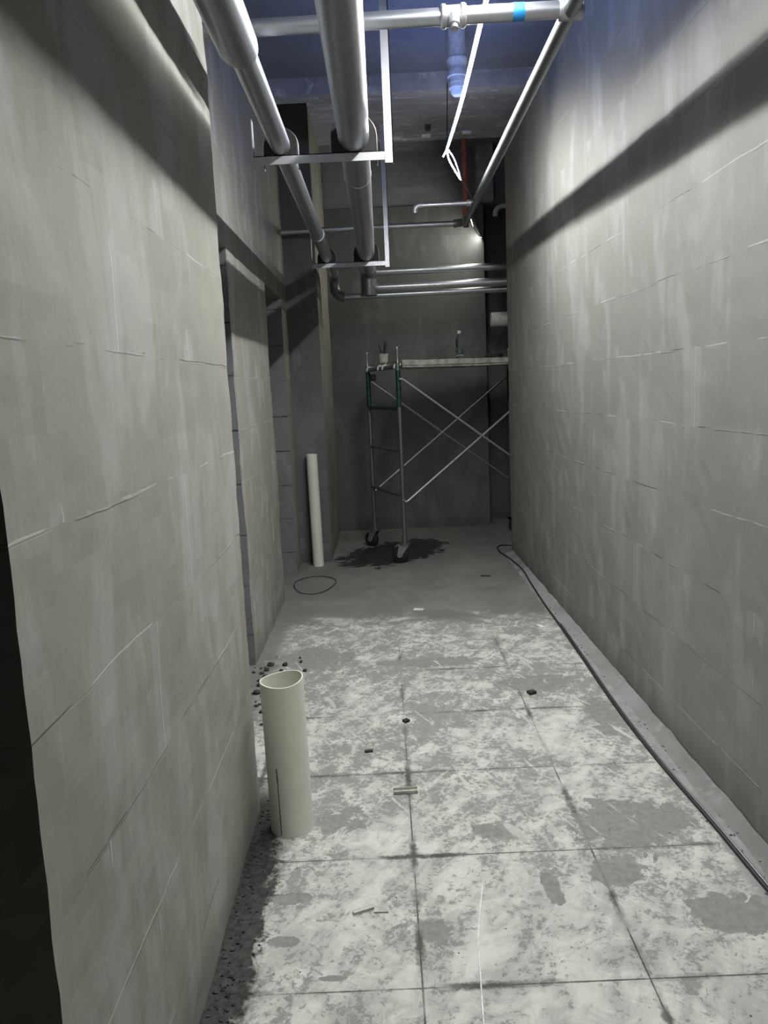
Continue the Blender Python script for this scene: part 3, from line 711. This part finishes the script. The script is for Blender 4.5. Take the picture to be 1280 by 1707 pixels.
litter('plastic_offcut', (0.026, 2.915, 0), (0.048, 0.017, 0.014), 0.05, CHIP, 'pale channel offcut lying across a tile crossing in mid floor', 'offcut', True)
litter('plastic_offcut', (-0.125, 2.205, 0), (0.033, 0.007, 0.009), 0.38, CHIP, 'thin pale stick lying slanted on the near tiles', 'offcut')
litter('plastic_offcut', (-0.07, 2.205, 0), (0.022, 0.013, 0.005), -0.05, CHIP, 'small pale chip touching the thin slanted stick', 'offcut')
litter('stone_chip', (0.702, 3.86, 0), (0.020, 0.016, 0.016), 0.4, RUBBLED, 'black chip on the tiles left of the cable', 'chip')
litter('stone_chip', (-0.125, 3.28, 0), (0.018, 0.008, 0.008), 0.1, RUBBLED, 'small black chip on the tiles right of the wide white pipe', 'chip')
litter('stone_chip', (0.05, 3.58, 0), (0.014, 0.012, 0.012), 0.7, RUBBLED, 'dark crumb sitting on the middle joint between tiles', 'chip')
litter('drain_slot', (0.80, 6.42, 0), (0.040, 0.022, 0.004), 0.0, RUBBLED, 'flat dark oblong piece on the far grey screed', 'scrap')
litter('paper_scrap', (0.97, 4.98, 0), (0.014, 0.035, 0.006), 0.2, WHITEM, 'white scrap near the cable at the end of the tiles', 'scrap')
litter('paper_scrap', (0.20, 5.50, 0), (0.035, 0.020, 0.005), -0.3, WHITEM, 'white scrap on the grey screed just past the tiles', 'scrap')
solo('string', tb(floor_pts([(0.178, 1.55), (0.186, 1.75), (0.196, 1.89), (0.211, 2.07), (0.252, 2.30)], 0.003), 0.0022, 6), WHITEM,
     'thin white string lying lengthwise on the nearest tiles', 'string', smooth=True)
def crumbs(name, label, n, f, mat, r0, r1):
    bm = B()
    for i in range(n):
        p, s = f(); r = random.uniform(r0, r1) * s
        q = bmesh.ops.create_icosphere(bm, subdivisions=1, radius=r)['verts']
        sc_ = Vector((random.uniform(.6, 1.4), random.uniform(.6, 1.4), random.uniform(.4, .9)))
        for v in q: v.co = Vector((v.co.x * sc_.x, v.co.y * sc_.y, v.co.z * sc_.z)) * random.uniform(.8, 1.2) + Vector((p[0], p[1], r * 0.3))
    return solo(name, bm, mat, label, 'rubble', kind='stuff')
def near_left():
    y = random.uniform(1.5, 2.95); return (-0.525 + abs(random.gauss(0, 0.04)), y), 1
def door_left():
    return (random.uniform(-0.85, -0.5), random.gauss(3.9, 0.35)), random.choice((1, 1, 1, 1.6))
def near_right():
    y = random.uniform(1.8, 7.2); return (1.16 + (7.33 - y) * 0.0098 - abs(random.gauss(0, 0.05)), y), 1
def far_floor():
    return (random.uniform(-0.75, 1.1), random.uniform(4.9, 6.6)), 0.7
crumbs('rubble', 'dark crumbs of mortar along the foot of the near left wall', 240, near_left, RUBBLED, 0.002, 0.006)
crumbs('rubble', 'broken block crumbs in the first doorway on the left', 130, door_left, RUBBLED, 0.005, 0.018)
crumbs('rubble', 'grey mortar crumbs along the foot of the right wall', 420, near_right, RUBBLE, 0.002, 0.006)
crumbs('rubble', 'fine grit scattered over the grey screed past the tiles', 160, far_floor, RUBBLE, 0.002, 0.006)
